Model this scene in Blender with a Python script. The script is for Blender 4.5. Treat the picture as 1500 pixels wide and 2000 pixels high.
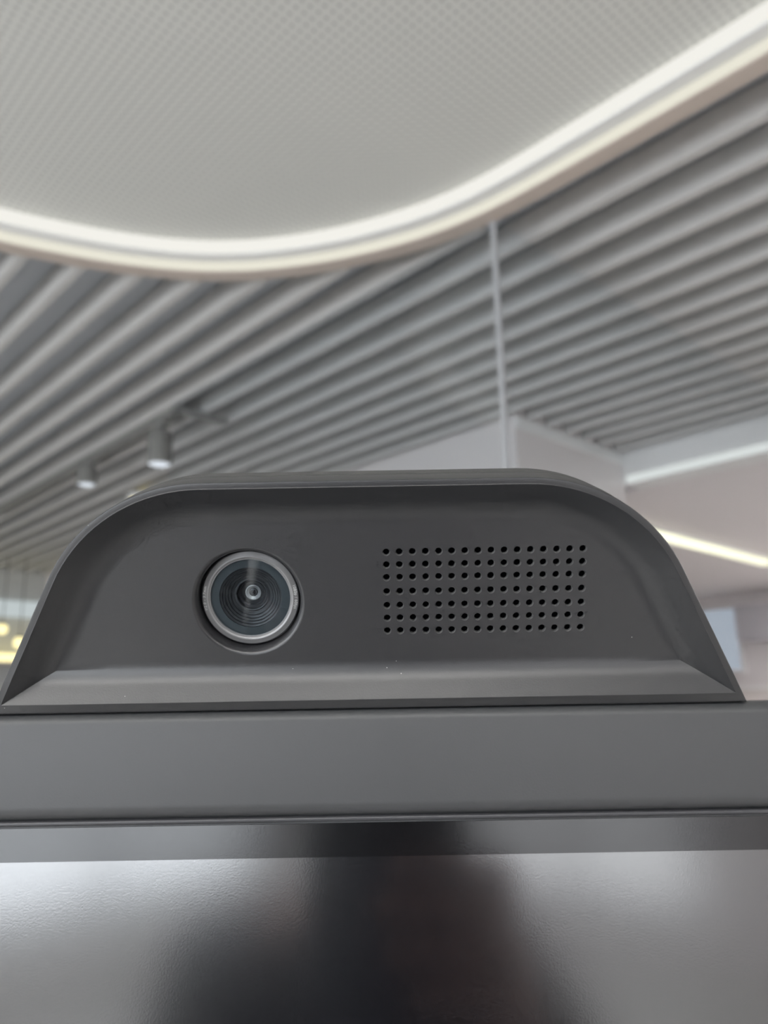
import bpy, bmesh, math, random
from math import sin, cos, tan, pi, radians, sqrt, atan2, hypot
from mathutils import Vector, Matrix, Quaternion
from mathutils.geometry import delaunay_2d_cdt

for o in list(bpy.data.objects):
    bpy.data.objects.remove(o)
scene = bpy.context.scene
C = scene.collection
R = radians
random.seed(7)

# ------------------------------------------------------------------ camera
ZC = 1.60                       # lens height above the floor
PITCH, ROLL, FPX = R(13.6), R(1.0), 1550.0
fw = Vector((0, cos(PITCH), sin(PITCH)))
rt0 = Vector((1, 0, 0))
up0 = Vector((0, -sin(PITCH), cos(PITCH)))
rt = cos(ROLL) * rt0 - sin(ROLL) * up0
up = cos(ROLL) * up0 + sin(ROLL) * rt0
cd = bpy.data.cameras.new('camera')
cam = bpy.data.objects.new('camera', cd)
C.objects.link(cam)
M3 = Matrix((rt, up, -fw)).transposed()
cam.matrix_world = Matrix.Translation((0, 0, ZC)) @ M3.to_4x4()
cd.sensor_fit = 'VERTICAL'
cd.sensor_height = 36.0
cd.lens = 36.0 * FPX / 2000.0
cd.clip_start = 0.01
cd.clip_end = 60
cd.dof.use_dof = True
cd.dof.focus_distance = 0.196
cd.dof.aperture_fstop = 14.0
scene.camera = cam

# ------------------------------------------------------------------ world, exposure
wd = bpy.data.worlds.new('world')
scene.world = wd
wd.use_nodes = True
wd.node_tree.nodes['Background'].inputs[0].default_value = (0.80, 0.88, 1.0, 1)
wd.node_tree.nodes['Background'].inputs[1].default_value = 0.6
vs = scene.view_settings
vs.view_transform = 'Standard'
vs.look = 'None'
vs.exposure = 0.0
vs.gamma = 1.0
vs.use_curve_mapping = False
cy = scene.cycles
cy.max_bounces = 5; cy.diffuse_bounces = 4; cy.glossy_bounces = 2; cy.transmission_bounces = 4; cy.transparent_max_bounces = 8
cy.caustics_reflective = False; cy.caustics_refractive = False
cy.use_light_tree = False
cy.use_adaptive_sampling = True; cy.adaptive_threshold = 0.06; cy.adaptive_min_samples = 12
WIN_L = 5.2                     # brightness of the daylight windows behind the viewer
FILL_L = 20.0                    # brightness of the added, unseen fill lamps

# ------------------------------------------------------------------ room axes: the baffles run along S, T is across them
ES = Vector((-0.6820, 0.7314, 0))
ET = Vector((0.7314, 0.6820, 0))
HS = 2.90                       # underside of the baffles
def W(s, t, z=0.0):
    return ES * s + ET * t + Vector((0, 0, z))
ROT_ST = atan2(ES.y, ES.x)      # rotation that takes local +x to S (local +y is then -T)

# ------------------------------------------------------------------ materials
MATS = {}
def mat(name, col, rough=0.5, metal=0.0, spec=0.5, emit=None, es=0.0, bump=None, bstr=0.1, bdist=0.001,
        var=0.0, vscale=8.0, dust=0.0, dustscale=900.0, ior=None, coat=0.0):
    m = bpy.data.materials.new(name)
    m.use_nodes = True
    nt = m.node_tree
    b = nt.nodes['Principled BSDF']
    b.inputs['Base Color'].default_value = (*col, 1)
    b.inputs['Roughness'].default_value = rough
    b.inputs['Metallic'].default_value = metal
    b.inputs['Specular IOR Level'].default_value = spec
    if ior: b.inputs['IOR'].default_value = ior
    if coat:
        b.inputs['Coat Weight'].default_value = coat
    if emit:
        b.inputs['Emission Color'].default_value = (*emit, 1)
        b.inputs['Emission Strength'].default_value = es
    tc = nt.nodes.new('ShaderNodeTexCoord')
    base = None
    if var:
        n = nt.nodes.new('ShaderNodeTexNoise'); n.inputs['Scale'].default_value = vscale
        n.inputs['Detail'].default_value = 4
        nt.links.new(tc.outputs['Object'], n.inputs['Vector'])
        mx = nt.nodes.new('ShaderNodeMix'); mx.data_type = 'RGBA'
        mx.inputs['A'].default_value = (*[c * (1 - var) for c in col], 1)
        mx.inputs['B'].default_value = (*[min(1, c * (1 + var)) for c in col], 1)
        nt.links.new(n.outputs['Fac'], mx.inputs['Factor'])
        base = mx.outputs['Result']
    if dust:
        v = nt.nodes.new('ShaderNodeTexVoronoi'); v.inputs['Scale'].default_value = dustscale
        nt.links.new(tc.outputs['Object'], v.inputs['Vector'])
        lt = nt.nodes.new('ShaderNodeMath'); lt.operation = 'LESS_THAN'; lt.inputs[1].default_value = 0.10
        nt.links.new(v.outputs['Distance'], lt.inputs[0])
        sp = nt.nodes.new('ShaderNodeSeparateColor')
        nt.links.new(v.outputs['Color'], sp.inputs[0])
        gt = nt.nodes.new('ShaderNodeMath'); gt.operation = 'GREATER_THAN'; gt.inputs[1].default_value = 1 - dust
        nt.links.new(sp.outputs[0], gt.inputs[0])
        mu = nt.nodes.new('ShaderNodeMath'); mu.operation = 'MULTIPLY'
        nt.links.new(lt.outputs[0], mu.inputs[0]); nt.links.new(gt.outputs[0], mu.inputs[1])
        md = nt.nodes.new('ShaderNodeMix'); md.data_type = 'RGBA'
        nt.links.new(mu.outputs[0], md.inputs['Factor'])
        if base: nt.links.new(base, md.inputs['A'])
        else: md.inputs['A'].default_value = (*col, 1)
        md.inputs['B'].default_value = (0.45, 0.45, 0.43, 1)
        base = md.outputs['Result']
    if base: nt.links.new(base, b.inputs['Base Color'])
    if bump:
        n = nt.nodes.new('ShaderNodeTexNoise'); n.inputs['Scale'].default_value = bump
        n.inputs['Detail'].default_value = 2
        nt.links.new(tc.outputs['Object'], n.inputs['Vector'])
        bp = nt.nodes.new('ShaderNodeBump'); bp.inputs['Strength'].default_value = bstr
        bp.inputs['Distance'].default_value = bdist
        nt.links.new(n.outputs['Fac'], bp.inputs['Height'])
        nt.links.new(bp.outputs['Normal'], b.inputs['Normal'])
    MATS[name] = m
    return m

def emission_mat(name, col, strength):
    m = bpy.data.materials.new(name); m.use_nodes = True
    nt = m.node_tree
    nt.nodes.remove(nt.nodes['Principled BSDF'])
    e = nt.nodes.new('ShaderNodeEmission')
    e.inputs[0].default_value = (*col, 1); e.inputs[1].default_value = strength
    nt.links.new(e.outputs[0], nt.nodes['Material Output'].inputs[0])
    if strength < 2: m.cycles.emission_sampling = 'NONE' if name not in ('cove_inner', 'cove_outer', 'bar_light') else 'FRONT'
    MATS[name] = m
    return m

def glass_mat(name, tint, ior=1.45, rough=0.0, gain=1.0):
    m = bpy.data.materials.new(name); m.use_nodes = True
    nt = m.node_tree
    nt.nodes.remove(nt.nodes['Principled BSDF'])
    t = nt.nodes.new('ShaderNodeBsdfTransparent'); t.inputs[0].default_value = (*tint, 1)
    g = nt.nodes.new('ShaderNodeBsdfGlossy'); g.inputs['Roughness'].default_value = rough
    g.inputs['Color'].default_value = (gain, gain, gain, 1)
    lw = nt.nodes.new('ShaderNodeLayerWeight'); lw.inputs['Blend'].default_value = 0.5
    pw = nt.nodes.new('ShaderNodeMath'); pw.operation = 'POWER'; pw.inputs[1].default_value = 5.0
    nt.links.new(lw.outputs['Facing'], pw.inputs[0])
    f0 = ((ior - 1) / (ior + 1)) ** 2
    f = nt.nodes.new('ShaderNodeMath'); f.operation = 'MULTIPLY_ADD'
    f.inputs[1].default_value = 1 - f0; f.inputs[2].default_value = f0
    nt.links.new(pw.outputs[0], f.inputs[0])
    mx = nt.nodes.new('ShaderNodeMixShader')
    nt.links.new(f.outputs[0], mx.inputs[0]); nt.links.new(t.outputs[0], mx.inputs[1]); nt.links.new(g.outputs[0], mx.inputs[2])
    nt.links.new(mx.outputs[0], nt.nodes['Material Output'].inputs[0])
    MATS[name] = m
    return m

mat('shell', (0.026, 0.026, 0.0285), 0.36, spec=0.8, bump=3500, bstr=0.25, bdist=0.00006, dust=0.006, dustscale=900)
mat('shell_rear', (0.045, 0.045, 0.045), 0.40, bump=3000, bstr=0.3, bdist=0.00008, dust=0.03, dustscale=800)
mat('hole_wall', (0.085, 0.085, 0.085), 0.30, spec=0.8)
mat('hole_dark', (0.004, 0.004, 0.005), 0.9, spec=0.0)
mat('barrel', (0.035, 0.035, 0.038), 0.30)
mat('barrel_face', (0.25, 0.25, 0.255), 0.28, metal=0.3)
mat('lens_plate', (0.052, 0.060, 0.064), 0.35)
mat('baffle', (0.028, 0.028, 0.030), 0.30)
mat('baffle_edge', (0.10, 0.10, 0.105), 0.3)
mat('inner_ring', (0.45, 0.45, 0.45), 0.25, metal=0.5)
mat('lens_black', (0.006, 0.006, 0.008), 0.05, spec=0.8)
mat('print_white', (0.75, 0.75, 0.75), 0.6)
mat('bezel', (0.058, 0.059, 0.062), 0.42, bump=2200, bstr=0.25, bdist=0.00008, dust=0.001, dustscale=500)
mat('bezel_bead', (0.05, 0.05, 0.055), 0.35)
mat('glass_border', (0.005, 0.005, 0.006), 0.16, spec=0.85, bump=2500, bstr=0.15, bdist=0.00003)
mat('screen', (0.006, 0.006, 0.008), 0.15, spec=1.0, ior=1.9, bump=2500, bstr=0.15, bdist=0.00003)
mat('back_cover', (0.03, 0.03, 0.03), 0.5)
mat('slat', (0.56, 0.55, 0.537), 0.5, var=0.03, vscale=2.0)
mat('plenum', (0.62, 0.645, 0.69), 0.9)
mat('rim', (0.57, 0.49, 0.43), 0.5)
mat('step', (0.8, 0.8, 0.8), 0.5)
mat('wall_white', (0.80, 0.79, 0.78), 0.7, var=0.02, vscale=1.5)
mat('wall_mauve', (0.76, 0.715, 0.715), 0.7, var=0.03, vscale=1.0)
mat('wall_warm', (0.72, 0.68, 0.67), 0.7, var=0.02, vscale=1.5)
mat('wall_grey', (0.55, 0.56, 0.55), 0.7, var=0.03, vscale=1.0)
mat('floor', (0.56, 0.55, 0.53), 0.45, var=0.06, vscale=1.2)
mat('black_metal', (0.035, 0.035, 0.035), 0.5)
mat('grey_metal', (0.22, 0.22, 0.21), 0.5)
mat('joint', (0.40, 0.41, 0.43), 0.4)
mat('white_paint', (0.80, 0.80, 0.79), 0.5)
mat('dark_frame', (0.10, 0.10, 0.11), 0.5)
mat('pale_blue', (0.55, 0.66, 0.78), 0.3)
mat('grey_panel', (0.36, 0.36, 0.40), 0.5)
mat('beige', (0.58, 0.53, 0.50), 0.6)
mat('jacket', (0.012, 0.012, 0.016), 0.8, bump=300, bstr=0.2)
mat('trousers', (0.02, 0.022, 0.03), 0.8)
mat('skin', (0.38, 0.20, 0.155), 0.5)
mat('hair', (0.010, 0.008, 0.008), 0.5)
mat('shoe', (0.02, 0.02, 0.02), 0.4)
mat('phone', (0.01, 0.01, 0.012), 0.2)
mat('eye', (0.02, 0.015, 0.01), 0.1)
mat('lips', (0.42, 0.18, 0.15), 0.5)
emission_mat('cove_inner', (1.0, 0.985, 0.92), 0.90)
emission_mat('cove_outer', (1.0, 0.97, 0.83), 0.82)
emission_mat('bar_light', (1.0, 0.96, 0.72), 1.6)
emission_mat('warm_lamp', (1.0, 0.88, 0.45), 1.6)
emission_mat('spot_glow', (0.86, 0.92, 1.0), 0.95)
emission_mat('cool_wash', (0.83, 0.92, 0.93), 0.62)
emission_mat('daylight', (0.90, 0.95, 1.0), WIN_L)
emission_mat('daylight_dim', (0.95, 0.97, 1.0), WIN_L * 0.6)
emission_mat('fill_white', (1.0, 0.98, 0.94), FILL_L)
emission_mat('fill_bright', (1.0, 0.96, 0.95), FILL_L * 2.2)
emission_mat('blue_pane', (0.66, 0.76, 0.88), 0.55)
emission_mat('bulkhead_glow', (0.97, 1.0, 0.97), 0.75)
glass_mat('partition_glass', (0.96, 0.975, 0.985), 1.35)
glass_mat('lens_glass', (0.90, 0.93, 0.95), 1.5, 0.02)

def perforated():
    m = mat('perforated', (0.70, 0.70, 0.66), 0.6)
    nt = m.node_tree
    b = nt.nodes['Principled BSDF']
    tc = nt.nodes.new('ShaderNodeTexCoord')
    mp = nt.nodes.new('ShaderNodeMapping')
    mp.inputs['Rotation'].default_value = (0, 0, -ROT_ST)
    mp.inputs['Scale'].default_value = (1 / 0.021, 1 / 0.021, 0)
    nt.links.new(tc.outputs['Object'], mp.inputs['Vector'])
    fr = nt.nodes.new('ShaderNodeVectorMath'); fr.operation = 'FRACTION'
    nt.links.new(mp.outputs[0], fr.inputs[0])
    sb = nt.nodes.new('ShaderNodeVectorMath'); sb.operation = 'SUBTRACT'; sb.inputs[1].default_value = (0.5, 0.5, 0)
    nt.links.new(fr.outputs[0], sb.inputs[0])
    ml = nt.nodes.new('ShaderNodeVectorMath'); ml.operation = 'MULTIPLY'; ml.inputs[1].default_value = (1, 1, 0)
    nt.links.new(sb.outputs[0], ml.inputs[0])
    ln = nt.nodes.new('ShaderNodeVectorMath'); ln.operation = 'LENGTH'
    nt.links.new(ml.outputs[0], ln.inputs[0])
    mr = nt.nodes.new('ShaderNodeMapRange')
    mr.inputs['From Min'].default_value = 0.17; mr.inputs['From Max'].default_value = 0.23
    nt.links.new(ln.outputs['Value'], mr.inputs['Value'])
    mx = nt.nodes.new('ShaderNodeMix'); mx.data_type = 'RGBA'
    mx.inputs['A'].default_value = (0.44, 0.44, 0.42, 1)
    mx.inputs['B'].default_value = (0.70, 0.70, 0.665, 1)
    nt.links.new(mr.outputs[0], mx.inputs['Factor'])
    nt.links.new(mx.outputs['Result'], b.inputs['Base Color'])
perforated()

# ------------------------------------------------------------------ helpers
def mk(name, verts, faces, m, parent=None, smooth=None, loc=None):
    me = bpy.data.meshes.new(name)
    me.from_pydata([tuple(v) for v in verts], [], faces)
    me.update()
    bm = bmesh.new(); bm.from_mesh(me)
    bmesh.ops.recalc_face_normals(bm, faces=bm.faces)
    bm.to_mesh(me); bm.free()
    return link(name, me, m, parent, smooth, loc)

def link(name, me, m, parent=None, smooth=None, loc=None):
    if m: me.materials.append(MATS[m] if isinstance(m, str) else m)
    if smooth is not None:
        me.shade_smooth()
        me.set_sharp_from_angle(angle=R(smooth))
    o = bpy.data.objects.new(name, me)
    C.objects.link(o)
    if parent: o.parent = parent
    if loc: o.location = loc
    return o

def empty(name, loc=(0, 0, 0), rot=(0, 0, 0)):
    o = bpy.data.objects.new(name, None)
    C.objects.link(o)
    o.location = loc; o.rotation_euler = rot
    o.empty_display_size = 0.05
    return o

def tag(o, label=None, cat=None, group=None, kind=None):
    if label: o['label'] = label
    if cat: o['category'] = cat
    if group: o['group'] = group
    if kind: o['kind'] = kind
    return o

def struct(o, label=None):
    o['kind'] = 'structure'
    if label: o['label'] = label
    return o

BOXF = [(0, 1, 2, 3), (4, 7, 6, 5), (0, 4, 5, 1), (1, 5, 6, 2), (2, 6, 7, 3), (3, 7, 4, 0)]
def boxv(x0, x1, y0, y1, z0, z1):
    return [(x0, y0, z0), (x1, y0, z0), (x1, y1, z0), (x0, y1, z0), (x0, y0, z1), (x1, y0, z1), (x1, y1, z1), (x0, y1, z1)]
def box(name, x0, x1, y0, y1, z0, z1, m, parent=None, bevel=0.0, seg=2, loc=None):
    me = bpy.data.meshes.new(name)
    me.from_pydata(boxv(x0, x1, y0, y1, z0, z1), [], BOXF)
    bm = bmesh.new(); bm.from_mesh(me)
    if bevel:
        bmesh.ops.bevel(bm, geom=list(bm.edges), offset=bevel, segments=seg, affect='EDGES', profile=0.5)
    bmesh.ops.recalc_face_normals(bm, faces=bm.faces)
    bm.to_mesh(me); bm.free()
    return link(name, me, m, parent, 35 if bevel else None, loc)
def stbox(name, s0, s1, t0, t1, z0, z1, m, parent=None):
    vs_ = [W(s, t, z) for z in (z0, z1) for (s, t) in ((s0, t0), (s1, t0), (s1, t1), (s0, t1))]
    return mk(name, vs_, BOXF, m, parent)

def lathe(name, prof, m, parent=None, n=64, smooth=35, close=False, mw=None):
    """prof: list of (r, z); revolve about local z"""
    vs_, fs = [], []
    for i in range(n):
        a = 2 * pi * i / n
        for r, z in prof: vs_.append((r * cos(a), r * sin(a), z))
    k = len(prof)
    for i in range(n):
        j = (i + 1) % n
        for q in range(k - 1):
            fs.append((i * k + q, j * k + q, j * k + q + 1, i * k + q + 1))
        if close:
            fs.append((i * k + k - 1, j * k + k - 1, j * k, i * k))
    me = bpy.data.meshes.new(name)
    me.from_pydata(vs_, [], fs)
    bm = bmesh.new(); bm.from_mesh(me)
    bmesh.ops.remove_doubles(bm, verts=bm.verts, dist=1e-7)
    bmesh.ops.dissolve_degenerate(bm, dist=1e-8, edges=bm.edges)
    bmesh.ops.recalc_face_normals(bm, faces=bm.faces)
    bm.to_mesh(me); bm.free()
    o = link(name, me, m, parent, smooth)
    if mw is not None: o.matrix_local = mw
    return o

# ================================================================== THE SETTING
SMIN, SMAX, TMIN, TW, TC, TMAX = -5.0, 8.0, -4.5, 2.85, 3.794, 9.0
SB = 2.148
floor = struct(stbox('floor', SMIN - .2, SMAX + .2, TMIN - .2, TMAX + .2, -0.1, 0.0, 'floor'), 'pale grey floor of the office')
ceiling = struct(stbox('ceiling', SMIN, SMAX, TMIN, TC + .16, HS + 0.097, HS + 0.16, 'plenum'), 'grey slatted baffle ceiling')

# ---- curved recess: outline on the ceiling (outer edge of the taupe rim)
ctrl = [(-1.62, 1.74), (-1.35, 1.91), (-1.101, 2.055), (-0.912, 2.142), (-0.773, 2.193), (-0.58, 2.236), (-0.388, 2.240), (-0.225, 2.213), (-0.104, 2.180),
        (0.013, 2.136), (0.163, 2.062), (0.301, 1.966), (0.422, 1.855), (0.53, 1.744), (0.628, 1.642), (0.737, 1.527), (0.834, 1.424), (1.02, 1.22), (1.22, 0.97),
        (1.50, 0.50), (1.52, -0.10), (1.15, -0.75), (0.40, -1.25), (-0.50, -1.40), (-1.45, -1.10), (-2.05, -0.35), (-2.25, 0.50), (-2.08, 1.20)]
def catmull(pts, per):
    out, n = [], len(pts)
    for i in range(n):
        p0, p1, p2, p3 = (Vector(pts[(i + k) % n]) for k in (-1, 0, 1, 2))
        d1 = (p1 - p0).length ** .5; d2 = (p2 - p1).length ** .5; d3 = (p3 - p2).length ** .5
        for q in range(per):
            t = q / per
            m1 = (p2 - p1) + d2 * ((p1 - p0) / d1 - (p2 - p0) / (d1 + d2))
            m2 = (p2 - p1) + d2 * ((p3 - p2) / d3 - (p3 - p1) / (d2 + d3))
            a = 2 * (p1 - p2) + m1 + m2
            b = -3 * (p1 - p2) - 2 * m1 - m2
            out.append(a * t ** 3 + b * t ** 2 + m1 * t + p1)
    return out
REC = catmull(ctrl, 10)
for _ in range(14):              # ease the hand-measured points into one smooth sweep
    REC = [(REC[i - 1] + REC[i] * 2 + REC[(i + 1) % len(REC)]) / 4 for i in range(len(REC))]
NR = len(REC)
def offs(d):
    out = []
    for i in range(NR):
        tg = (REC[(i + 1) % NR] - REC[i - 1]).normalized()
        n = Vector((tg.y, -tg.x))          # curve runs clockwise: inside is to the right
        out.append(REC[i] + n * d)
    return out
def sweep(name, sec, m, smooth=35):
    """sec: closed section of (inward offset, z above HS)"""
    rings = [offs(d) for d, z in sec]
    k = len(sec)
    vs_ = [(rings[q][i].x, rings[q][i].y, HS + sec[q][1]) for i in range(NR) for q in range(k)]
    fs = [(i * k + q, ((i + 1) % NR) * k + q, ((i + 1) % NR) * k + (q + 1) % k, i * k + (q + 1) % k) for i in range(NR) for q in range(k)]
    return mk(name, vs_, fs, m, smooth=smooth)
def plate(name, d, z0, z1, m):
    pr = offs(d)
    vs_ = [(p.x, p.y, HS + z0) for p in pr] + [(p.x, p.y, HS + z1) for p in pr]
    fs = [tuple(range(NR)), tuple(range(NR, 2 * NR))] + [(i, (i + 1) % NR, NR + (i + 1) % NR, NR + i) for i in range(NR)]
    return mk(name, vs_, fs, m)

struct(plate('perforated_ceiling', 0.078, 0.0815, 0.095, 'perforated'), 'off-white perforated panel recessed in the curved ceiling opening')
struct(sweep('trim_1', [(0.0, -0.006), (0.05, -0.006), (0.05, 0.0), (0.008, 0.0), (0.008, 0.095), (0.0, 0.095)], 'rim'), 'taupe rim round the curved ceiling recess')
struct(sweep('trim_2', [(0.042, 0.030), (0.088, 0.030), (0.088, 0.036), (0.042, 0.036)], 'step'), 'grey step between the two cove light lines')
tag(sweep('cove_light', [(0.040, 0.001), (0.050, 0.001), (0.050, 0.0295), (0.040, 0.0295)], 'cove_outer'),
    'outer thin yellowish cove light line next to the taupe rim', 'light strip', 'curved cove lights')
tag(sweep('cove_light', [(0.078, 0.0365), (0.088, 0.0365), (0.088, 0.081), (0.078, 0.081)], 'cove_inner'),
    'inner wide white cove light glowing onto the perforated panel', 'light strip', 'curved cove lights')

# ---- baffles (slats) of the ceiling
PITCH_S, TH, HT = 0.1525, 0.036, 0.086
T0 = 0.660                       # one measured baffle
def inside_intervals(t):
    cr = []
    P = [(p.x * ES.x + p.y * ES.y, p.x * ET.x + p.y * ET.y) for p in REC]
    for i in range(NR):
        (s0, t0), (s1, t1) = P[i], P[(i + 1) % NR]
        if (t0 - t) * (t1 - t) < 0:
            cr.append(s0 + (s1 - s0) * (t - t0) / (t1 - t0))
    cr.sort()
    return cr
def slat(s0, s1, t):
    if s1 - s0 < 0.05: return
    o = box('slat', 0, s1 - s0, -TH / 2, TH / 2, 0, HT, 'slat', ceiling, bevel=0.006, seg=2)
    o.location = W(s0, t, HS); o.rotation_euler = (0, 0, ROT_ST)
k0 = int(math.ceil((-1.3 - T0) / PITCH_S))
k1 = int((TC - 0.05 - T0) / PITCH_S)
for k in range(k0, k1 + 1):
    t = T0 + k * PITCH_S
    s_lo, s_hi = -4.5, (SB - 0.01 if t > TW - 0.03 else SMAX - 0.02)
    cr = inside_intervals(t - TH / 2) , inside_intervals(t + TH / 2)
    allc = sorted(cr[0] + cr[1])
    if allc:
        slat(s_lo, allc[0] - 0.004, t)
        slat(allc[-1] + 0.004, s_hi, t)
    else:
        slat(s_lo, s_hi, t)

# ---- walls
struct(stbox('wall_inner', SB, SMAX, TW, TC, 0, HS + 0.096, 'wall_warm'), 'pale wall standing beyond the glass partition')
struct(stbox('trim_3', SB - 0.012, SB - 0.001, TW, TC, HS - 0.055, HS - 0.001, 'white_paint'), 'white cornice along the top of the pale wall')
ZB = HS - 0.165
struct(stbox('wall_bulkhead', SMIN, SB - 0.001, TC, TC + 0.15, ZB, HS + 0.096, 'wall_white'), 'white ceiling bulkhead with a glowing lower edge')
tag(stbox('bulkhead_light', SMIN + .2, SB - 0.02, TC - 0.012, TC - 0.001, ZB + 0.002, ZB + 0.042, 'bulkhead_glow'),
    'straight white light line along the bottom of the bulkhead', 'light strip')
struct(stbox('ceiling_next_room', SMIN, SMAX, TC + 0.15, TMAX, ZB, ZB + 0.05, 'wall_mauve'), 'mauve grey ceiling of the room beyond the bulkhead')
struct(stbox('wall_right', SMIN, SMAX, TMAX, TMAX + 0.1, 0, HS + 0.36, 'wall_mauve'), 'mauve grey far wall at the right')
struct(stbox('wall_far', SMAX, SMAX + 0.1, TMIN, TMAX, 0, HS + 0.36, 'wall_grey'), 'grey far wall at the left')

def wall_with_openings(name, fixed, axis, a0, a1, opens, z0, z1, thick, m, label):
    """wall in the plane axis=fixed made of pieces round the openings (a_lo, a_hi, z_lo, z_hi), one mesh"""
    vs_, fs = [], []
    def piece(p0, p1, q0, q1):
        if p1 - p0 < 1e-4 or q1 - q0 < 1e-4: return
        b = len(vs_)
        for z in (q0, q1):
            for (a, f) in ((p0, fixed), (p1, fixed), (p1, fixed - thick), (p0, fixed - thick)):
                vs_.append(W(a, f, z) if axis == 't' else W(f, a, z))
        fs.extend([tuple(i + b for i in f) for f in BOXF])
    cur = a0
    for (lo, hi, zl, zh) in sorted(opens):
        piece(cur, lo, z0, z1); piece(lo, hi, z0, zl); piece(lo, hi, zh, z1); cur = hi
    piece(cur, a1, z0, z1)
    return struct(mk(name, vs_, fs, m), label)
OPA = [(-3.5, -1.15, 0.45, 2.75), (-0.95, 1.4, 0.45, 2.75), (1.6, 3.9, 0.45, 2.75)]
OPB = [(-3.85, -2.0, 0.25, 2.5)]
wall_with_openings('wall_back', TMIN, 't', SMIN, SMAX, OPA, 0, HS + 0.36, 0.12, 'wall_white', 'white window wall behind the viewer')
wall_with_openings('wall_side', SMIN, 's', TMIN, TMAX, OPB, 0, HS + 0.36, 0.12, 'wall_mauve', 'side wall behind the viewer')
def window(n, fixed, axis, lo, hi, zl, zh, m, label):
    P = lambda a, f, z: W(a, f, z) if axis == 't' else W(f, a, z)
    def bx(name, a0, a1, f0, f1, z0, z1, mm, par=None):
        return mk(name, [P(a, f, z) for z in (z0, z1) for (a, f) in ((a0, f0), (a1, f0), (a1, f1), (a0, f1))], BOXF, mm, par)
    w = struct(bx('window_%d' % n, lo, hi, fixed - 0.10, fixed - 0.085, zl, zh, m), label)
    for (a0, a1, z0, z1) in ((lo, lo + .05, zl, zh), (hi - .05, hi, zl, zh), (lo + .05, hi - .05, zl, zl + .05), (lo + .05, hi - .05, zh - .05, zh),
                             ((lo + hi) / 2 - .025, (lo + hi) / 2 + .025, zl + .05, zh - .05)):
        bx('window_frame', a0, a1, fixed - 0.08, fixed - 0.03, z0, z1, 'dark_frame', w)
for i, (lo, hi, zl, zh) in enumerate(OPA):
    window(1 + i, TMIN, 't', lo, hi, zl, zh, 'daylight', 'bright daylight window behind the viewer')
lo, hi, zl, zh = OPB[0]
window(4, SMIN, 's', lo, hi, zl, zh, 'daylight_dim', 'bright window in the side wall behind the viewer')

# ---- glass partition corner under the baffles
JS, JT = 1.211, 1.563
struct(stbox('wall_glass_left', JS + 0.012, 3.02, JT - 0.006, JT + 0.006, 0, HS - 0.002, 'partition_glass'), 'clear glass partition pane left of the pale joint')
struct(stbox('wall_glass_right', JS - 0.006, JS + 0.006, JT + 0.012, TC - 0.02, 0, HS - 0.002, 'partition_glass'), 'clear glass partition pane right of the pale joint')
struct(stbox('trim_4', JS - 0.0065, JS + 0.0065, JT - 0.0065, JT + 0.0065, 0, HS - 0.002, 'joint'), 'pale vertical joint where two glass panes meet')

# ---- unseen ceiling lamps added to brighten the rooms and the camera bar
FILL_LAMPS = ((-3.3, -0.6, 'near the side window'), (0.6, -3.0, 'near the window wall'), (4.2, -1.6, 'left of the curved recess'),
         (-2.2, 2.6, 'beside the bulkhead'), (7.0, -2.6, 'near the grey far wall'), (1.1, 6.4, 'in the middle of the next room'), (1.1, 8.0, 'near the mauve far wall'),
         (-2.6, 4.9, 'in the room just beyond the bulkhead'), (-1.7, -1.15, 'above the person on the right'), (-0.1, -2.5, 'above the person on the left'), (-0.91, -1.81, 'above and behind the person'))
for i, (s, t, where) in enumerate(FILL_LAMPS):
    e = empty('fill_lamp', W(s, t, (ZB if t > TC else HS) - 0.102), (0, 0, ROT_ST))
    box('housing', -0.75, 0.75, -0.15, 0.15, 0.02, 0.10, 'white_paint', e)
    box('diffuser', -0.73, 0.73, -0.13, 0.13, 0.0, 0.02, 'fill_bright' if t > TC else 'fill_white', e)
    tag(e, 'long white fill lamp added out of the picture ' + where, 'lamp', 'added fill lamps out of the picture')

# ---- things seen far behind the display
# linear light in the next room
b0, b1, sl = 4.55, 6.85, 2.63
e = empty('linear_light', W(sl, (b0 + b1) / 2, ZB - 0.032), (0, 0, ROT_ST))
box('housing', -0.05, 0.05, -(b1 - b0) / 2, (b1 - b0) / 2, 0.012, 0.03, 'white_paint', e)
box('diffuser', -0.048, 0.048, -(b1 - b0) / 2 + .005, (b1 - b0) / 2 - .005, -0.03, 0.012, 'bar_light', e, bevel=0.012)
tag(e, 'long glowing yellowish-white linear light at the right of the display camera', 'light')
# far wall of the next room
w5 = struct(stbox('window_5', 3.86, 4.26, TMAX - 0.03, TMAX - 0.002, ZC + 0.30, ZC + 0.98, 'blue_pane'), 'pale blue glazed window on the mauve far wall')
for (a0, a1, z0, z1) in ((3.82, 3.86, .26, 1.02), (4.26, 4.30, .26, 1.02), (3.86, 4.26, .26, .30), (3.86, 4.26, .98, 1.02)):
    stbox('window_frame', a0, a1, TMAX - 0.045, TMAX - 0.002, ZC + z0, ZC + z1, 'wall_white', w5)
e = stbox('wall_cabinet', 2.9, 3.74, TMAX - 0.35, TMAX - 0.004, ZC + 0.60, ZC + 0.97, 'grey_panel')
tag(e, 'dark grey cabinet hung beside the pale blue window', 'cabinet')
e = empty('sideboard', W(3.6, TMAX - 0.45, 0), (0, 0, ROT_ST))
box('carcass', -0.9, 0.9, -0.2, 0.2, 0.06, ZC + 0.08, 'beige', e)
box('top', -0.92, 0.92, -0.21, 0.22, ZC + 0.08, ZC + 0.115, 'wall_white', e)
box('plinth', -0.88, 0.88, -0.18, 0.18, 0.0, 0.06, 'dark_frame', e)
for q in range(3):
    d = box('door', -0.88 + q * 0.59, -0.32 + q * 0.59, 0.2, 0.215, 0.1, ZC + 0.05, 'beige', e)
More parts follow.
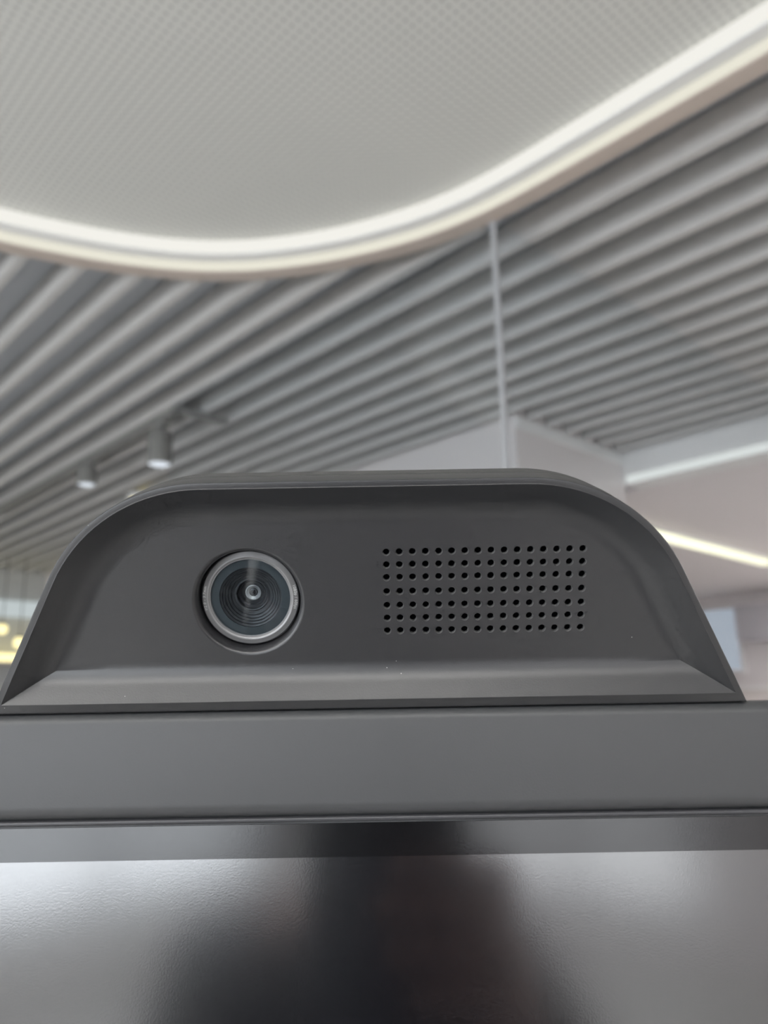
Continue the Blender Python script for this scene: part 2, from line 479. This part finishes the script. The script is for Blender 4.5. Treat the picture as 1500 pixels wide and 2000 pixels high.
tag(e, 'tall beige sideboard against the mauve far wall', 'cabinet')
# left far wall: cove wash put in as a glowing band, and warm lamps
tag(stbox('wall_wash_band', SMAX - 0.06, SMAX - 0.002, 0.6, 2.84, ZC + 0.87, ZC + 1.02, 'cool_wash'),
    'cool white cove wash, set as a glowing band high on the grey far wall at the left', 'light')
def globe(s, t, z, r, label):
    e = empty('warm_lamp', W(s, t, z))
    lathe('bulb', [(r * sin(pi * i / 14), -r * cos(pi * i / 14)) for i in range(15)], 'warm_lamp', e, n=20)
    lathe('socket', [(0.0, r * 1.25), (r * .45, r * 1.25), (r * .45, r * .8), (0, r * .8)], 'black_metal', e, n=16)
    cable_top = HS - z + 0.02
    lathe('cord', [(0.0, cable_top), (0.004, cable_top), (0.004, r * 1.2), (0, r * 1.2)], 'black_metal', e, n=6)
    tag(e, label, 'lamp', 'warm lamps at the left')
globe(7.3, 2.272, ZC + 0.685, 0.045, 'small round warm lamp at the left frame edge, topmost of the warm lights')
globe(7.3, 2.425, ZC + 0.575, 0.05, 'small warm lamp touching the left slope of the display camera')
e = empty('wall_shelf', W(7.75, 2.4, ZC + 0.40), (0, 0, ROT_ST))
box('board', -0.1, 0.24, -0.42, 0.6, 0.0, 0.03, 'beige', e)
box('under_light', 0.0, 0.2, -0.40, 0.58, 0.03, 0.11, 'warm_lamp', e)
for yy in (-0.36, 0.5):
    box('bracket', 0.0, 0.24, yy, yy + 0.03, -0.12, 0.0, 'black_metal', e)
tag(e, 'shelf with a warm cream light at the left beside the display camera', 'shelf')
# recessed warm downlight in the baffles
e = empty('downlight', W(4.55, 2.152, HS - 0.03))
lathe('ring', [(0.055, 0), (0.075, 0), (0.075, 0.03), (0.055, 0.03)], 'white_paint', e, n=32, close=True)
lathe('glow_disc', [(0, 0.0), (0.054, 0.0), (0.054, 0.02), (0, 0.02)], 'warm_lamp', e, n=32)
tag(e, 'round warm downlight just above the left shoulder of the display camera', 'light')

# track with two spotlights
e = empty('light_track', W(3.05, 1.60, HS - 0.026), (0, 0, ROT_ST))
box('rail', 0.0, 2.6, -0.018, 0.018, 0.0, 0.0255, 'grey_metal', e)
box('end_rail', -0.02, 0.016, -0.24, 0.018, 0.0, 0.0255, 'grey_metal', e)
tag(e, 'dark lighting track bent at one end under the baffles', 'track')
def spot(s, t, drop, r, length, label):
    e = empty('spotlight', W(s, t, HS - 0.0265), (0, 0, ROT_ST))
    box('adapter', -0.05, 0.05, -0.016, 0.016, -0.03, -0.001, 'grey_metal', e)
    lathe('stem', [(0, -0.02), (0.012, -0.02), (0.012, -drop - 0.01), (0, -drop - 0.01)], 'grey_metal', e, n=16)
    b = lathe('body', [(0, -drop), (r * .85, -drop), (r, -drop - 0.015), (r, -drop - length), (r * .9, -drop - length), (r * .9, -drop - length + 0.02), (0, -drop - length + 0.02)], 'grey_metal', e, n=32)
    lathe('lens_disc', [(0, -drop - length - .005), (r * .6, -drop - length - .003), (r * .88, -drop - length + .004), (r * .88, -drop - length + .015), (0, -drop - length + .015)], 'spot_glow', e, n=32)
    tag(e, label, 'spotlight', 'track spotlights')
spot(3.20, 1.60, 0.055, 0.056, 0.150, 'dark cylinder spotlight with white glowing end, nearer of the two on the track')
spot(4.01, 1.60, 0.030, 0.050, 0.095, 'dark cylinder spotlight with white glowing end, farther left on the track')

# ================================================================== THE DISPLAY
e = disp = empty('interactive_display', (0, 0.22, 0))
def dz(z): return ZC + z
YO = -0.22                      # display parts are written in camera-relative y
XW = 0.98
# top bezel: extruded section (y, z relative to the lens height)
sec = [(0.255, -0.0008)]
for i in range(9):              # rounded top front edge
    a = R(90 + 90 * i / 8)
    sec.append((0.1927 + 0.0027 * cos(a), -0.0008 - 0.0027 + 0.0027 * sin(a)))
for i in range(9):              # rounded lower edge
    a = R(180 + 80 * i / 8)
    sec.append((0.1930 + 0.0030 * cos(a), -0.0214 + 0.0030 * sin(a)))
sec += [(0.1927, -0.0246), (0.1927, -0.0262), (0.255, -0.0262)]
def extrude_x(name, sec, x0, x1, m, parent, smooth=30, yo=YO):
    k = len(sec)
    vs_ = [(x, y + yo, ZC + z) for x in (x0, x1) for (y, z) in sec]
    fs = [(q, (q + 1) % k, k + (q + 1) % k, k + q) for q in range(k)] + [tuple(range(k)), tuple(range(k, 2 * k))]
    return mk(name, vs_, fs, m, parent, smooth)
extrude_x('bezel_top', sec, -XW, XW, 'bezel', disp)
bead = [(0.1922 + 0.0006 * cos(2 * pi * i / 12), -0.0252 + 0.0006 * sin(2 * pi * i / 12)) for i in range(12)]
extrude_x('bezel_bead', bead, -XW + .01, XW - .01, 'bezel_bead', disp, 60)
ZBOT = -1.14
for sx in (-1, 1):
    x0, x1 = sorted((sx * XW, sx * (XW - 0.024)))
    box('bezel_side', x0, x1, 0.190 + YO, 0.255 + YO, dz(ZBOT), dz(-0.0263), 'bezel', disp, bevel=0.0015)
box('bezel_bottom', -XW + 0.0245, XW - 0.0245, 0.190 + YO, 0.255 + YO, dz(ZBOT), dz(ZBOT + 0.03), 'bezel', disp, bevel=0.0015)
# black printed glass border as a frame, and the dark screen inside it
gx0, gx1, gz0, gz1 = -XW + .0245, XW - .0245, ZBOT + .0305, -0.0263
bx0, bx1, bz0, bz1 = gx0 + .0075, gx1 - .0075, gz0 + .0075, -0.0335
gv, gf = [], []
for (a0, a1, c0, c1) in ((gx0, gx1, bz1, gz1), (gx0, gx1, gz0, bz0), (gx0, bx0, bz0, bz1), (bx1, gx1, bz0, bz1)):
    b = len(gv)
    gv += [(x, y + YO, ZC + z) for (x, y, z) in boxv(a0, a1, 0.193, 0.199, c0, c1)]
    gf += [tuple(i + b for i in f) for f in BOXF]
mk('glass_border', gv, gf, 'glass_border', disp)
box('screen', bx0, bx1, 0.1931 + YO, 0.199 + YO, dz(bz0), dz(bz1), 'screen', disp)
box('back_cover', -XW + .05, XW - .05, 0.2551 + YO, 0.285 + YO, dz(ZBOT + .03), dz(-0.05), 'back_cover', disp, bevel=0.004)
for sx in (-1, 1):
    box('stand_column', sx * .45 - .03, sx * .45 + .03, 0.2852 + YO, 0.325 + YO, 0.03, dz(-0.3), 'black_metal', disp, bevel=0.004)
    box('stand_foot', sx * .45 - .04, sx * .45 + .04, -0.10 + YO, 0.62 + YO, 0.0, 0.03, 'black_metal', disp, bevel=0.006)
box('stand_crossbar', -.42, .42, 0.2855 + YO, 0.315 + YO, 0.35, 0.42, 'black_metal', disp, bevel=0.004)
tag(disp, 'large dark interactive display with grey top bezel and switched-off reflecting screen', 'display')

# ================================================================== THE CAMERA MODULE ON TOP
TAU = R(25)
MM = 0.001
mod = empty('conference_camera')
vv = Vector((0, -sin(TAU), cos(TAU))); nn = Vector((0, -cos(TAU), -sin(TAU)))
P0 = Vector((-0.0034 - 0.0010, 0.1900, ZC - 0.00122))
# local axes: x right, y up along the face, z out of the face
mod.matrix_world = Matrix.Translation(P0) @ Matrix((Vector((1, 0, 0)), vv, nn)).transposed().to_4x4()

HWB, XS, VS, VT, XTOP = 88.3, 71.5, 32.5, 54.0, 36.7
ang = atan2(VS, HWB - XS)
RA = (VT - VS) / (1 - cos(ang))
NA = 18
def outline(d, db):
    """counter-clockwise contour in mm, offset inwards by d (sides, top) and db (bottom)"""
    r = RA - d
    cx, cy = XS - RA * sin(ang), VS - RA * cos(ang)
    pts = []
    nx, ny = sin(ang), cos(ang)            # outward normal of the right side
    # right bottom corner: side line offset by d, cut at v = db
    ax, ay = HWB - d * nx, -d * ny
    tpar = (db - ay) / sin(ang)
    x0 = ax - tpar * cos(ang)
    pts.append((x0, db))
    sxp, syp = cx + r * nx, cy + r * ny
    for q in range(1, 4):
        pts.append((x0 + (sxp - x0) * q / 4, db + (syp - db) * q / 4))
    for i in range(NA + 1):
        a = (pi / 2 - ang) + ang * i / NA
        pts.append((cx + r * cos(a), cy + r * sin(a)))
    right = pts
    left = [(-x, y) for (x, y) in reversed(right)]
    top = [(right[-1][0] * (1 - 2 * q / 6), right[-1][1]) for q in range(1, 6)]
    bot = [(-x0 * (1 - 2 * q / 12), db) for q in range(1, 12)]
    return right + top + left + bot
NO = len(outline(0, 0))
DEPTH = 5.4
# rings: (side offset, bottom offset, height out of face plane z)
rings = [(0.35, 0.35, -8.0), (0.0, 0.0, -7.6), (0.0, 0.0, -0.95), (0.06, 0.07, -0.70), (0.20, 0.24, -0.52), (0.42, 0.50, -0.42),
         (1.38, 2.38, -0.05), (1.46, 2.50, 0.0), (1.56, 2.60, -0.02), (1.66, 2.70, -0.12)]
o_in0, b_in0, o_f, b_f = 1.66, 2.70, 11.0, 10.6
NP = 20
for i in range(1, NP + 1):
    t = i / NP
    # straight slope then a wide concave fillet to the floor
    tl = 0.38
    if t <= tl: d = t
    else:
        q = (t - tl) / (1 - tl)
        d = tl + (1 - tl) * (q - q * q / 2)
    dmaxn = tl + (1 - tl) * .5
    rings.append((o_in0 + (o_f - o_in0) * t, b_in0 + (b_f - b_in0) * t, -0.12 - (DEPTH - 0.12) * d / dmaxn))
verts, faces = [], []
RIM_FLAT = {-0.95: -0.55, -0.70: -0.28, -0.52: -0.12, -0.42: -0.05}   # the rim leans back only along the bottom edge
for (d, db, z) in rings:
    verts += [(x * MM, y * MM, (z if y < db + 1e-6 else RIM_FLAT.get(z, z)) * MM) for (x, y) in outline(d, db)]
for r_ in range(len(rings) - 1):
    for i in range(NO):
        j = (i + 1) % NO
        faces.append((r_ * NO + i, r_ * NO + j, (r_ + 1) * NO + j, (r_ + 1) * NO + i))
ZF = -DEPTH                     # floor of the recess (mm)
# floor with lens opening and speaker holes
LU, LV, LR = -27.7 + 1.0, 26.6, 13.15
LU, LV = LU + 0.1, LV - 0.0
fl = outline(o_f, b_f)
# columns and rows of the speaker holes (the rim plane values, moved to the recessed floor below)
def to_floor(u, v):             # what is seen at (u, v) on the rim plane lies at this point on the floor
    P = P0 + Vector((1, 0, 0)) * u * MM + vv * v * MM
    d = P - Vector((0, 0, ZC))
    k = ((P0 + nn * ZF * MM) - Vector((0, 0, ZC))).dot(nn) / d.dot(nn)
    Q = Vector((0, 0, ZC)) + d * k - P0
    return Q.x / MM, Q.dot(vv) / MM
rows_v = [37.65, 34.69, 31.77, 28.47, 25.22, 22.21, 19.2]
cols_u = [3.72 + 1.0 + 43.94 * i / 15 for i in range(16)]
gc = [[to_floor(u, v) for u in cols_u] for v in rows_v]
gu = [p[0] for p in gc[3]]; gvv = [r_[8][1] for r_ in gc]
LU, LV = to_floor(LU, LV)
HR = 0.92
pts2, edges2, holes = [Vector(p) for p in fl], [(i, (i + 1) % NO) for i in range(NO)], []
def add_circle(cx, cy, r, n):
    b = len(pts2)
    for i in range(n):
        pts2.append(Vector((cx + r * cos(2 * pi * i / n), cy + r * sin(2 * pi * i / n))))
        edges2.append((b + i, b + (i + 1) % n))
    holes.append((cx, cy, r))
NL = 72
add_circle(LU, LV, LR, NL)
for v in gvv:
    for u in gu:
        add_circle(u, v, HR, 16)
rv, re_, rf, ov, oe, of_ = delaunay_2d_cdt(pts2, edges2, [], 0, 1e-6)
base = len(verts)
fbase = (len(rings) - 1) * NO
remap = {}
for i, p in enumerate(rv):
    orig = ov[i]
    src = [q for q in orig if q < NO]
    if src: remap[i] = fbase + src[0]
    else:
        remap[i] = len(verts)
        verts.append((p.x * MM, p.y * MM, ZF * MM))
def inpoly(x, y, poly):
    c = False
    for i in range(len(poly)):
        (x0, y0), (x1, y1) = poly[i - 1], poly[i]
        if (y0 > y) != (y1 > y) and x < (x1 - x0) * (y - y0) / (y1 - y0) + x0: c = not c
    return c
for f in rf:
    cx = sum(rv[i].x for i in f) / 3; cy = sum(rv[i].y for i in f) / 3
    if any((cx - hx) ** 2 + (cy - hy) ** 2 < hr * hr for hx, hy, hr in holes): continue
    if not inpoly(cx, cy, fl): continue
    faces.append(tuple(remap[i] for i in f))
front = mk('front_shell', verts, faces, 'shell', mod, smooth=28)
front['label'] = 'matte black dished front with soft sloping walls'

# speaker grille: the hole walls (small chamfer, then tube) and a dark backing
gv, gf = [], []
prof = [(HR, 0.0), (HR - 0.14, -0.20), (HR - 0.17, -0.9), (HR - 0.17, -1.0)]
for v in gvv:
    for u in gu:
        b = len(gv); n = 16; k = len(prof)
        for i in range(n):
            a = 2 * pi * i / n
            for (r, z) in prof: gv.append(((u + r * cos(a)) * MM, (v + r * sin(a)) * MM, (ZF + z) * MM))
        for i in range(n):
            j = (i + 1) % n
            for q in range(k - 1):
                gf.append((b + i * k + q, b + j * k + q, b + j * k + q + 1, b + i * k + q + 1))
me = bpy.data.meshes.new('speaker_grille'); me.from_pydata(gv, [], gf); me.update()
gr = link('speaker_grille', me, 'hole_wall', mod, 40)
gr['label'] = 'speaker grille of seven rows of sixteen small round holes'
box('grille_backing', (gu[0] - 2) * MM, (gu[-1] + 2) * MM, (gvv[-1] - 2) * MM, (gvv[0] + 2) * MM, (ZF - 2.4) * MM, (ZF - 1.6) * MM, 'hole_dark', gr)

# rear shell (behind a thin parting groove)
verts, faces = [], []
rr = [(0.55, 0.55, -7.9), (0.55, 0.55, -8.3), (0.05, 0.05, -8.35), (0.0, 0.0, -8.6), (0.25, 0.3, -15.6), (0.8, 0.6, -16.8), (2.2, 1.4, -17.6), (9.0, 6.0, -22.0), (12.0, 8.0, -22.5)]
for (d, db, z) in rr: verts += [(x * MM, y * MM, z * MM) for (x, y) in outline(d, db)]
for r_ in range(len(rr) - 1):
    for i in range(NO):
        j = (i + 1) % NO
        faces.append((r_ * NO + i, r_ * NO + j, (r_ + 1) * NO + j, (r_ + 1) * NO + i))
faces.append(tuple((len(rr) - 1) * NO + i for i in range(NO)))
mk('rear_shell', verts, faces, 'shell_rear', mod, smooth=30)
# mounting foot between the module and the top of the display
ft = mk('mounting_foot', [Vector((x, y, z)) * MM for (x, y, z) in
     [(-40, 1.2, -9), (40, 1.2, -9), (40, 1.2, -20), (-40, 1.2, -20), (-40, -3.4, -9), (40, -3.4, -9), (40, -8.6, -20), (-40, -8.6, -20)]],
     [(0, 3, 2, 1), (4, 5, 6, 7), (0, 1, 5, 4), (1, 2, 6, 5), (2, 3, 7, 6), (3, 0, 4, 7)], 'shell', mod)

# ---- lens
lens = empty('lens'); lens.parent = mod
lens.location = (LU * MM, LV * MM, ZF * MM)
def L(prof): return [(r * MM, z * MM) for r, z in prof]
lathe('socket', L([(LR, 0.0), (LR - .18, -0.03), (LR - .45, -0.16), (LR - .70, -0.38), (LR - .90, -0.70), (LR - 1.02, -1.1), (LR - 1.10, -1.6), (LR - 1.18, -4.6), (11.0, -4.8)]), 'shell', lens, n=NL)
ZR = -2.9
bar = lathe('barrel', L([(11.55, -4.9), (11.55, ZR - 0.45), (11.50, ZR - 0.30), (10.35, ZR + 0.10), (10.28, ZR + 0.16), (10.18, ZR + 0.18), (10.05, ZR + 0.14), (9.75, ZR - 0.02)]), 'barrel', lens, n=96)
lathe('front_ring', L([(11.30, ZR - 0.215), (10.36, ZR + 0.115), (10.28, ZR + 0.18), (10.18, ZR + 0.20), (10.04, ZR + 0.16), (9.80, ZR + 0.02), (9.72, ZR - 0.10), (9.55, ZR - 0.14), (9.48, ZR - 0.08), (9.40, ZR - 0.20), (9.36, ZR - 0.6)]), 'barrel_face', lens, n=96)
# plate with the stepped light baffle
steps = [(9.6, ZR - 0.62), (7.45, ZR - 0.62)]
zz = ZR - 0.62
for i, (ra, rb) in enumerate(((7.40, 6.95), (6.85, 6.40), (6.30, 5.85), (5.75, 5.25), (5.15, 4.55))):
    pass
lathe('lens_plate', L([(9.6, zz), (7.40, zz)]), 'lens_plate', lens, n=96)
pr = []
for i, (ra, rb) in enumerate(((7.40, 6.92), (6.80, 6.32), (6.20, 5.72), (5.60, 5.08), (4.96, 4.30))):
    z = zz - 0.42 * i
    pr += [(ra, z), (ra - 0.06, z - 0.30), (rb + 0.05, z - 0.46), (rb, z - 0.40)]
pr += [(4.20, zz - 2.15), (3.95, zz - 2.12)]
lathe('light_baffle', L(pr), 'baffle', lens, n=96, smooth=25)
zi = zz - 2.12
lathe('inner_tube', L([(3.95, zi), (3.82, zi + 0.02), (3.68, zi - 0.05), (3.60, zi - 0.25), (3.55, zi - 1.2), (3.15, zi - 1.25), (3.05, zi - 1.15), (2.90, zi - 1.3), (2.80, zi - 2.0), (2.0, zi - 2.05)]), 'barrel', lens, n=64)
lathe('inner_ring', L([(1.95, zi - 2.05), (1.90, zi - 1.85), (1.70, zi - 1.80), (1.30, zi - 2.15), (1.05, zi - 2.35)]), 'inner_ring', lens, n=48)
lathe('front_element', L([(1.15, zi - 2.40), (0.95, zi - 2.25), (0.6, zi - 2.08), (0.3, zi - 2.02), (0.0, zi - 2.0)]), 'lens_black', lens, n=40)
lathe('element_ring', L([(0.80, zi - 2.10), (0.78, zi - 2.04), (0.70, zi - 2.02), (0.66, zi - 2.10)]), 'baffle_edge', lens, n=40)
lathe('cover_glass', L([(0, ZR - 0.30), (9.38, ZR - 0.30), (9.38, ZR - 0.42), (0, ZR - 0.42)]), 'lens_glass', lens, n=96)

def ring_text(s, centre_deg, r0, size, name):
    cu = bpy.data.curves.new(name, 'FONT'); cu.body = s; cu.size = 1.0; cu.align_x = 'CENTER'; cu.space_character = 1.12
    to = bpy.data.objects.new(name, cu); C.objects.link(to)
    bpy.context.view_layer.update()
    dg = bpy.context.evaluated_depsgraph_get()
    me = bpy.data.meshes.new_from_object(to.evaluated_get(dg))
    bpy.data.objects.remove(to)
    bm = bmesh.new(); bm.from_mesh(me)
    bmesh.ops.triangulate(bm, faces=bm.faces)
    slope = (ZR + 0.115 - (ZR - 0.215)) / (11.30 - 10.36)
    for v in bm.verts:
        x, y = v.co.x * size, v.co.y * size
        r = r0 + y
        a = R(centre_deg) - x / (r0 + size * 0.35)
        z = ZR + 0.115 - (r - 10.36) * slope + 0.02
        v.co = Vector((r * cos(a) * MM, r * sin(a) * MM, z * MM))
    bm.to_mesh(me); bm.free()
    o = link(name, me, 'print_white', lens)
    o['label'] = 'small white lettering on the lens ring'
ring_text('1080p / 60fps', 1.0, 10.52, 0.98, 'printed_text')
ring_text('f/2.0 - 3.7mm', 179.0, 10.52, 0.98, 'printed_text')
tag(mod, 'black camera bar with round lens and speaker holes on top of the display', 'camera')

# ================================================================== THE PERSON SEEN IN THE SCREEN'S REFLECTION
CAMP = Vector((0, 0, ZC))
PX = -0.035                     # the person stands a little to the left
def K(x, u, f):                 # a point in the tilted frame of the phone
    return CAMP + rt0 * x + up0 * u + fw * f
def skin(name, nodes, chains, rootkey, m, parent=None, sub=2):
    keys = list(nodes)
    idx = {k: i for i, k in enumerate(keys)}
    me = bpy.data.meshes.new(name)
    ed = []
    for ch in chains:
        ed += [(idx[a], idx[b]) for a, b in zip(ch, ch[1:])]
    me.from_pydata([tuple(nodes[k][0]) for k in keys], ed, [])
    o = bpy.data.objects.new(name, me); C.objects.link(o)
    md = o.modifiers.new('skin', 'SKIN'); md.use_smooth_shade = True
    sd = o.modifiers.new('sub', 'SUBSURF'); sd.levels = sub; sd.render_levels = sub
    for k, sv in zip(keys, me.skin_vertices[0].data):
        r = nodes[k][1]
        sv.radius = r if isinstance(r, tuple) else (r, r)
        sv.use_root = k in (rootkey if isinstance(rootkey, (list, tuple, set)) else (rootkey,))
    bpy.context.view_layer.update()
    dg = bpy.context.evaluated_depsgraph_get()
    out = bpy.data.meshes.new_from_object(o.evaluated_get(dg))
    bpy.data.objects.remove(o)
    return out
def join_meshes(name, parts, m, parent=None):
    bm = bmesh.new()
    for p in parts: bm.from_mesh(p)
    me = bpy.data.meshes.new(name); bm.to_mesh(me); bm.free()
    return link(name, me, m, parent, 80)

N = {
 'pelvis': (Vector((0, -.52, .93)), (.13, .10)), 'belly': (Vector((0, -.52, 1.07)), (.125, .09)), 'chest': (Vector((0, -.51, 1.22)), (.14, .10)),
 'upper': (Vector((0, -.50, 1.33)), (.12, .085)), 'neck0': (Vector((0, -.485, 1.405)), .056), 'neck1': (Vector((0, -.47, 1.45)), .052),
 'jaw': (Vector((0, -.445, 1.505)), (.058, .07)), 'face': (Vector((0, -.445, 1.565)), (.072, .088)), 'brow': (Vector((0, -.45, 1.62)), (.074, .088)), 'crown': (Vector((0, -.455, 1.665)), (.05, .06)),
 'nose0': (Vector((0, -.362, 1.575)), .014), 'nose1': (Vector((0, -.345, 1.555)), .012),
}
ch = [['pelvis', 'belly', 'chest', 'upper', 'neck0', 'neck1', 'jaw', 'face', 'brow', 'crown'], ['face', 'nose0', 'nose1']]
for s, sx in (('R', 1), ('L', -1)):
    if sx > 0: sh, el, fa, wr = Vector((.145, -.50, 1.34)), Vector((.215, -.30, 1.16)), Vector((.13, -.17, 1.30)), K(.052, -.150, -.045)
    else: sh, el, fa, wr = Vector((-.145, -.50, 1.34)), Vector((-.205, -.54, 1.09)), Vector((-.215, -.51, .97)), Vector((-.22, -.48, .84))
    N.update({'sh' + s: (sh, .055), 'el' + s: (el, .043), 'fa' + s: (fa, .037), 'wr' + s: (wr, .026),
              'hip' + s: (Vector((sx * .085, -.52, .86)), .085), 'kn' + s: (Vector((sx * .10, -.50, .48)), .056), 'ca' + s: (Vector((sx * .10, -.53, .33)), .052), 'an' + s: (Vector((sx * .105, -.55, .09)), .038), 'to' + s: (Vector((sx * .12, -.42, .04)), .034)})
    ch += [['upper', 'sh' + s, 'el' + s, 'fa' + s, 'wr' + s], ['pelvis', 'hip' + s, 'kn' + s, 'ca' + s, 'an' + s, 'to' + s]]
for k_ in N:
    if k_ != 'wrR': N[k_] = (N[k_][0] + Vector((PX, 0, 0)), N[k_][1])
body_parts = [skin('body', N, ch, 'pelvis', None)]
for s, sx in (('R', 1), ('L', -1)):
    if sx > 0:                  # right hand closed round the phone
        H = {'w': (K(.052, -.150, -.045), (.024, .017)), 'p0': (K(.050, -.125, -.040), (.028, .013)), 'p1': (K(.048, -.096, -.030), (.030, .011))}
        fingers = []
        for q, (u, ln) in enumerate(((-.072, .95), (-.089, 1.1), (-.106, 1.0), (-.122, .80))):
            fingers.append([K(.051, u - .006, -.027), K(.0495, u, -.004), K(.047 - .024 * ln, u + .002, .0085), K(.047 - .050 * ln, u + .003, .0062)])
        thumb = [K(.051, -.120, -.040), K(.045, -.098, -.033), K(.034, -.080, -.024), K(.022, -.066, -.022)]
    else:                       # left hand hanging, fingers a little curled
        wl = N['wrL'][0]
        H = {'w': (wl, (.024, .017)), 'p0': (wl + Vector((0, .012, -.045)), (.016, .030)), 'p1': (wl + Vector((0, .018, -.085)), (.013, .036))}
        fingers = []
        for q, (dy, ln) in enumerate(((.030, .92), (.011, 1.0), (-.008, .94), (-.026, .76))):
            o_ = wl + Vector((0, .018 + dy, -.088))
            fingers.append([o_, o_ + Vector((.004, .002, -.034 * ln)), o_ + Vector((.014, .004, -.060 * ln)), o_ + Vector((.026, .005, -.078 * ln))])
        thumb = [wl + Vector((.008, .030, -.030)), wl + Vector((.016, .055, -.052)), wl + Vector((.022, .064, -.076)), wl + Vector((.026, .064, -.098))]
    body_parts.append(skin('palm', H, [['w', 'p0', 'p1']], 'w', None))
    for fp in fingers:
        F = {k: (p, r) for k, p, r in zip('abcd', fp, (.009, .0085, .008, .007))}
        body_parts.append(skin('finger', F, [['a', 'b', 'c', 'd']], 'a', None))
    T = {k: (p, r) for k, p, r in zip('abcd', thumb, (.013, .011, .0095, .008))}
    body_parts.append(skin('thumb', T, [['a', 'b', 'c', 'd']], 'a', None))
    E_ = {'a': (Vector((PX + sx * .072, -.445, 1.585)), (.008, .014)), 'b': (Vector((PX + sx * .083, -.452, 1.575)), (.008, .020)), 'c': (Vector((PX + sx * .078, -.447, 1.55)), (.007, .010))}
    body_parts.append(skin('ear', E_, [['a', 'b', 'c']], 'a', None, 1))
person = join_meshes('person', body_parts, 'skin')
tag(person, 'person in a dark jacket holding up a phone, mirrored in the screen', 'person')
J = {k: N[k] for k in ('pelvis', 'belly', 'chest', 'upper')}
grow = lambda r, d: tuple(a + d for a in r) if isinstance(r, tuple) else r + d
J = {k: (p, grow(r, .022)) for k, (p, r) in J.items()}
J['collar'] = (Vector((PX, -.49, 1.40)), .075)
jc = [['pelvis', 'belly', 'chest', 'upper', 'collar']]
for s in 'RL':
    for k in ('sh', 'el', 'fa'): J[k + s] = (N[k + s][0], grow(N[k + s][1], .017))
    J['cu' + s] = (N['fa' + s][0].lerp(N['wr' + s][0], .72), .040)
    jc.append(['upper', 'sh' + s, 'el' + s, 'fa' + s, 'cu' + s])
join_meshes('jacket', [skin('jacket', J, jc, 'pelvis', None)], 'jacket', person)
T_ = {'pelvis': (N['pelvis'][0] - Vector((0, 0, .03)), (.145, .115))}
tcn = []
for s in 'RL':
    for k in ('hip', 'kn', 'ca'): T_[k + s] = (N[k + s][0], grow(N[k + s][1], .018))
    T_['hem' + s] = (N['an' + s][0] + Vector((0, 0, .03)), .062)
    tcn.append(['pelvis', 'hip' + s, 'kn' + s, 'ca' + s, 'hem' + s])
join_meshes('trousers', [skin('trousers', T_, tcn, 'pelvis', None)], 'trousers', person)
for s, sx in (('R', 1), ('L', -1)):
    S = {'h': (Vector((PX + sx * .105, -.575, .048)), (.042, .046)), 'm': (Vector((PX + sx * .11, -.48, .05)), (.044, .047)), 't': (Vector((PX + sx * .12, -.385, .036)), (.042, .034))}
    join_meshes('shoe', [skin('shoe', S, [['h', 'm', 't']], 'h', None)], 'shoe', person)
HH = {'a': (Vector((PX, -.515, 1.50)), (.055, .03)), 'b': (Vector((PX, -.515, 1.58)), (.082, .045)), 'c': (Vector((PX, -.475, 1.665)), (.086, .055)), 'd': (Vector((PX, -.40, 1.665)), (.075, .028))}
join_meshes('hair', [skin('hair', HH, [['a', 'b', 'c', 'd']], 'b', None)], 'hair', person)
for sx in (-1, 1):
    lathe('eye', [(.011 * sin(pi * i / 10), -.011 * cos(pi * i / 10)) for i in range(11)], 'eye', person, n=16, mw=Matrix.Translation((PX + sx * .031, -.366, 1.592)))
mth = lathe('mouth', [(.02 * sin(pi * i / 10), -.006 * cos(pi * i / 10)) for i in range(11)], 'lips', person, n=16, mw=Matrix.Translation((PX, -.382, 1.522)))
# phone
ph = empty('phone')
ph.matrix_world = Matrix.Translation(K(0.0, -.058, -.008)) @ Matrix((rt0, up0, -fw)).transposed().to_4x4()
box('body', -.038, .038, -.078, .078, -.004, .004, 'phone', ph, bevel=.0035, seg=3)
box('glass', -.035, .035, -.075, .075, .0041, .0046, 'glass_border', ph)
for (x, y) in ((-.024, .060), (-.024, .038), (-.004, .060)):
    lathe('camera_ring', [(.0095, 0), (.0095, .0012), (.0075, .0012), (.0072, 0)], 'barrel_face', ph, n=24, close=True, mw=Matrix.Translation((x, y, -.0040)) @ Matrix.Rotation(pi, 4, 'X'))
tag(ph, 'dark phone held up in one hand in front of the person', 'phone')
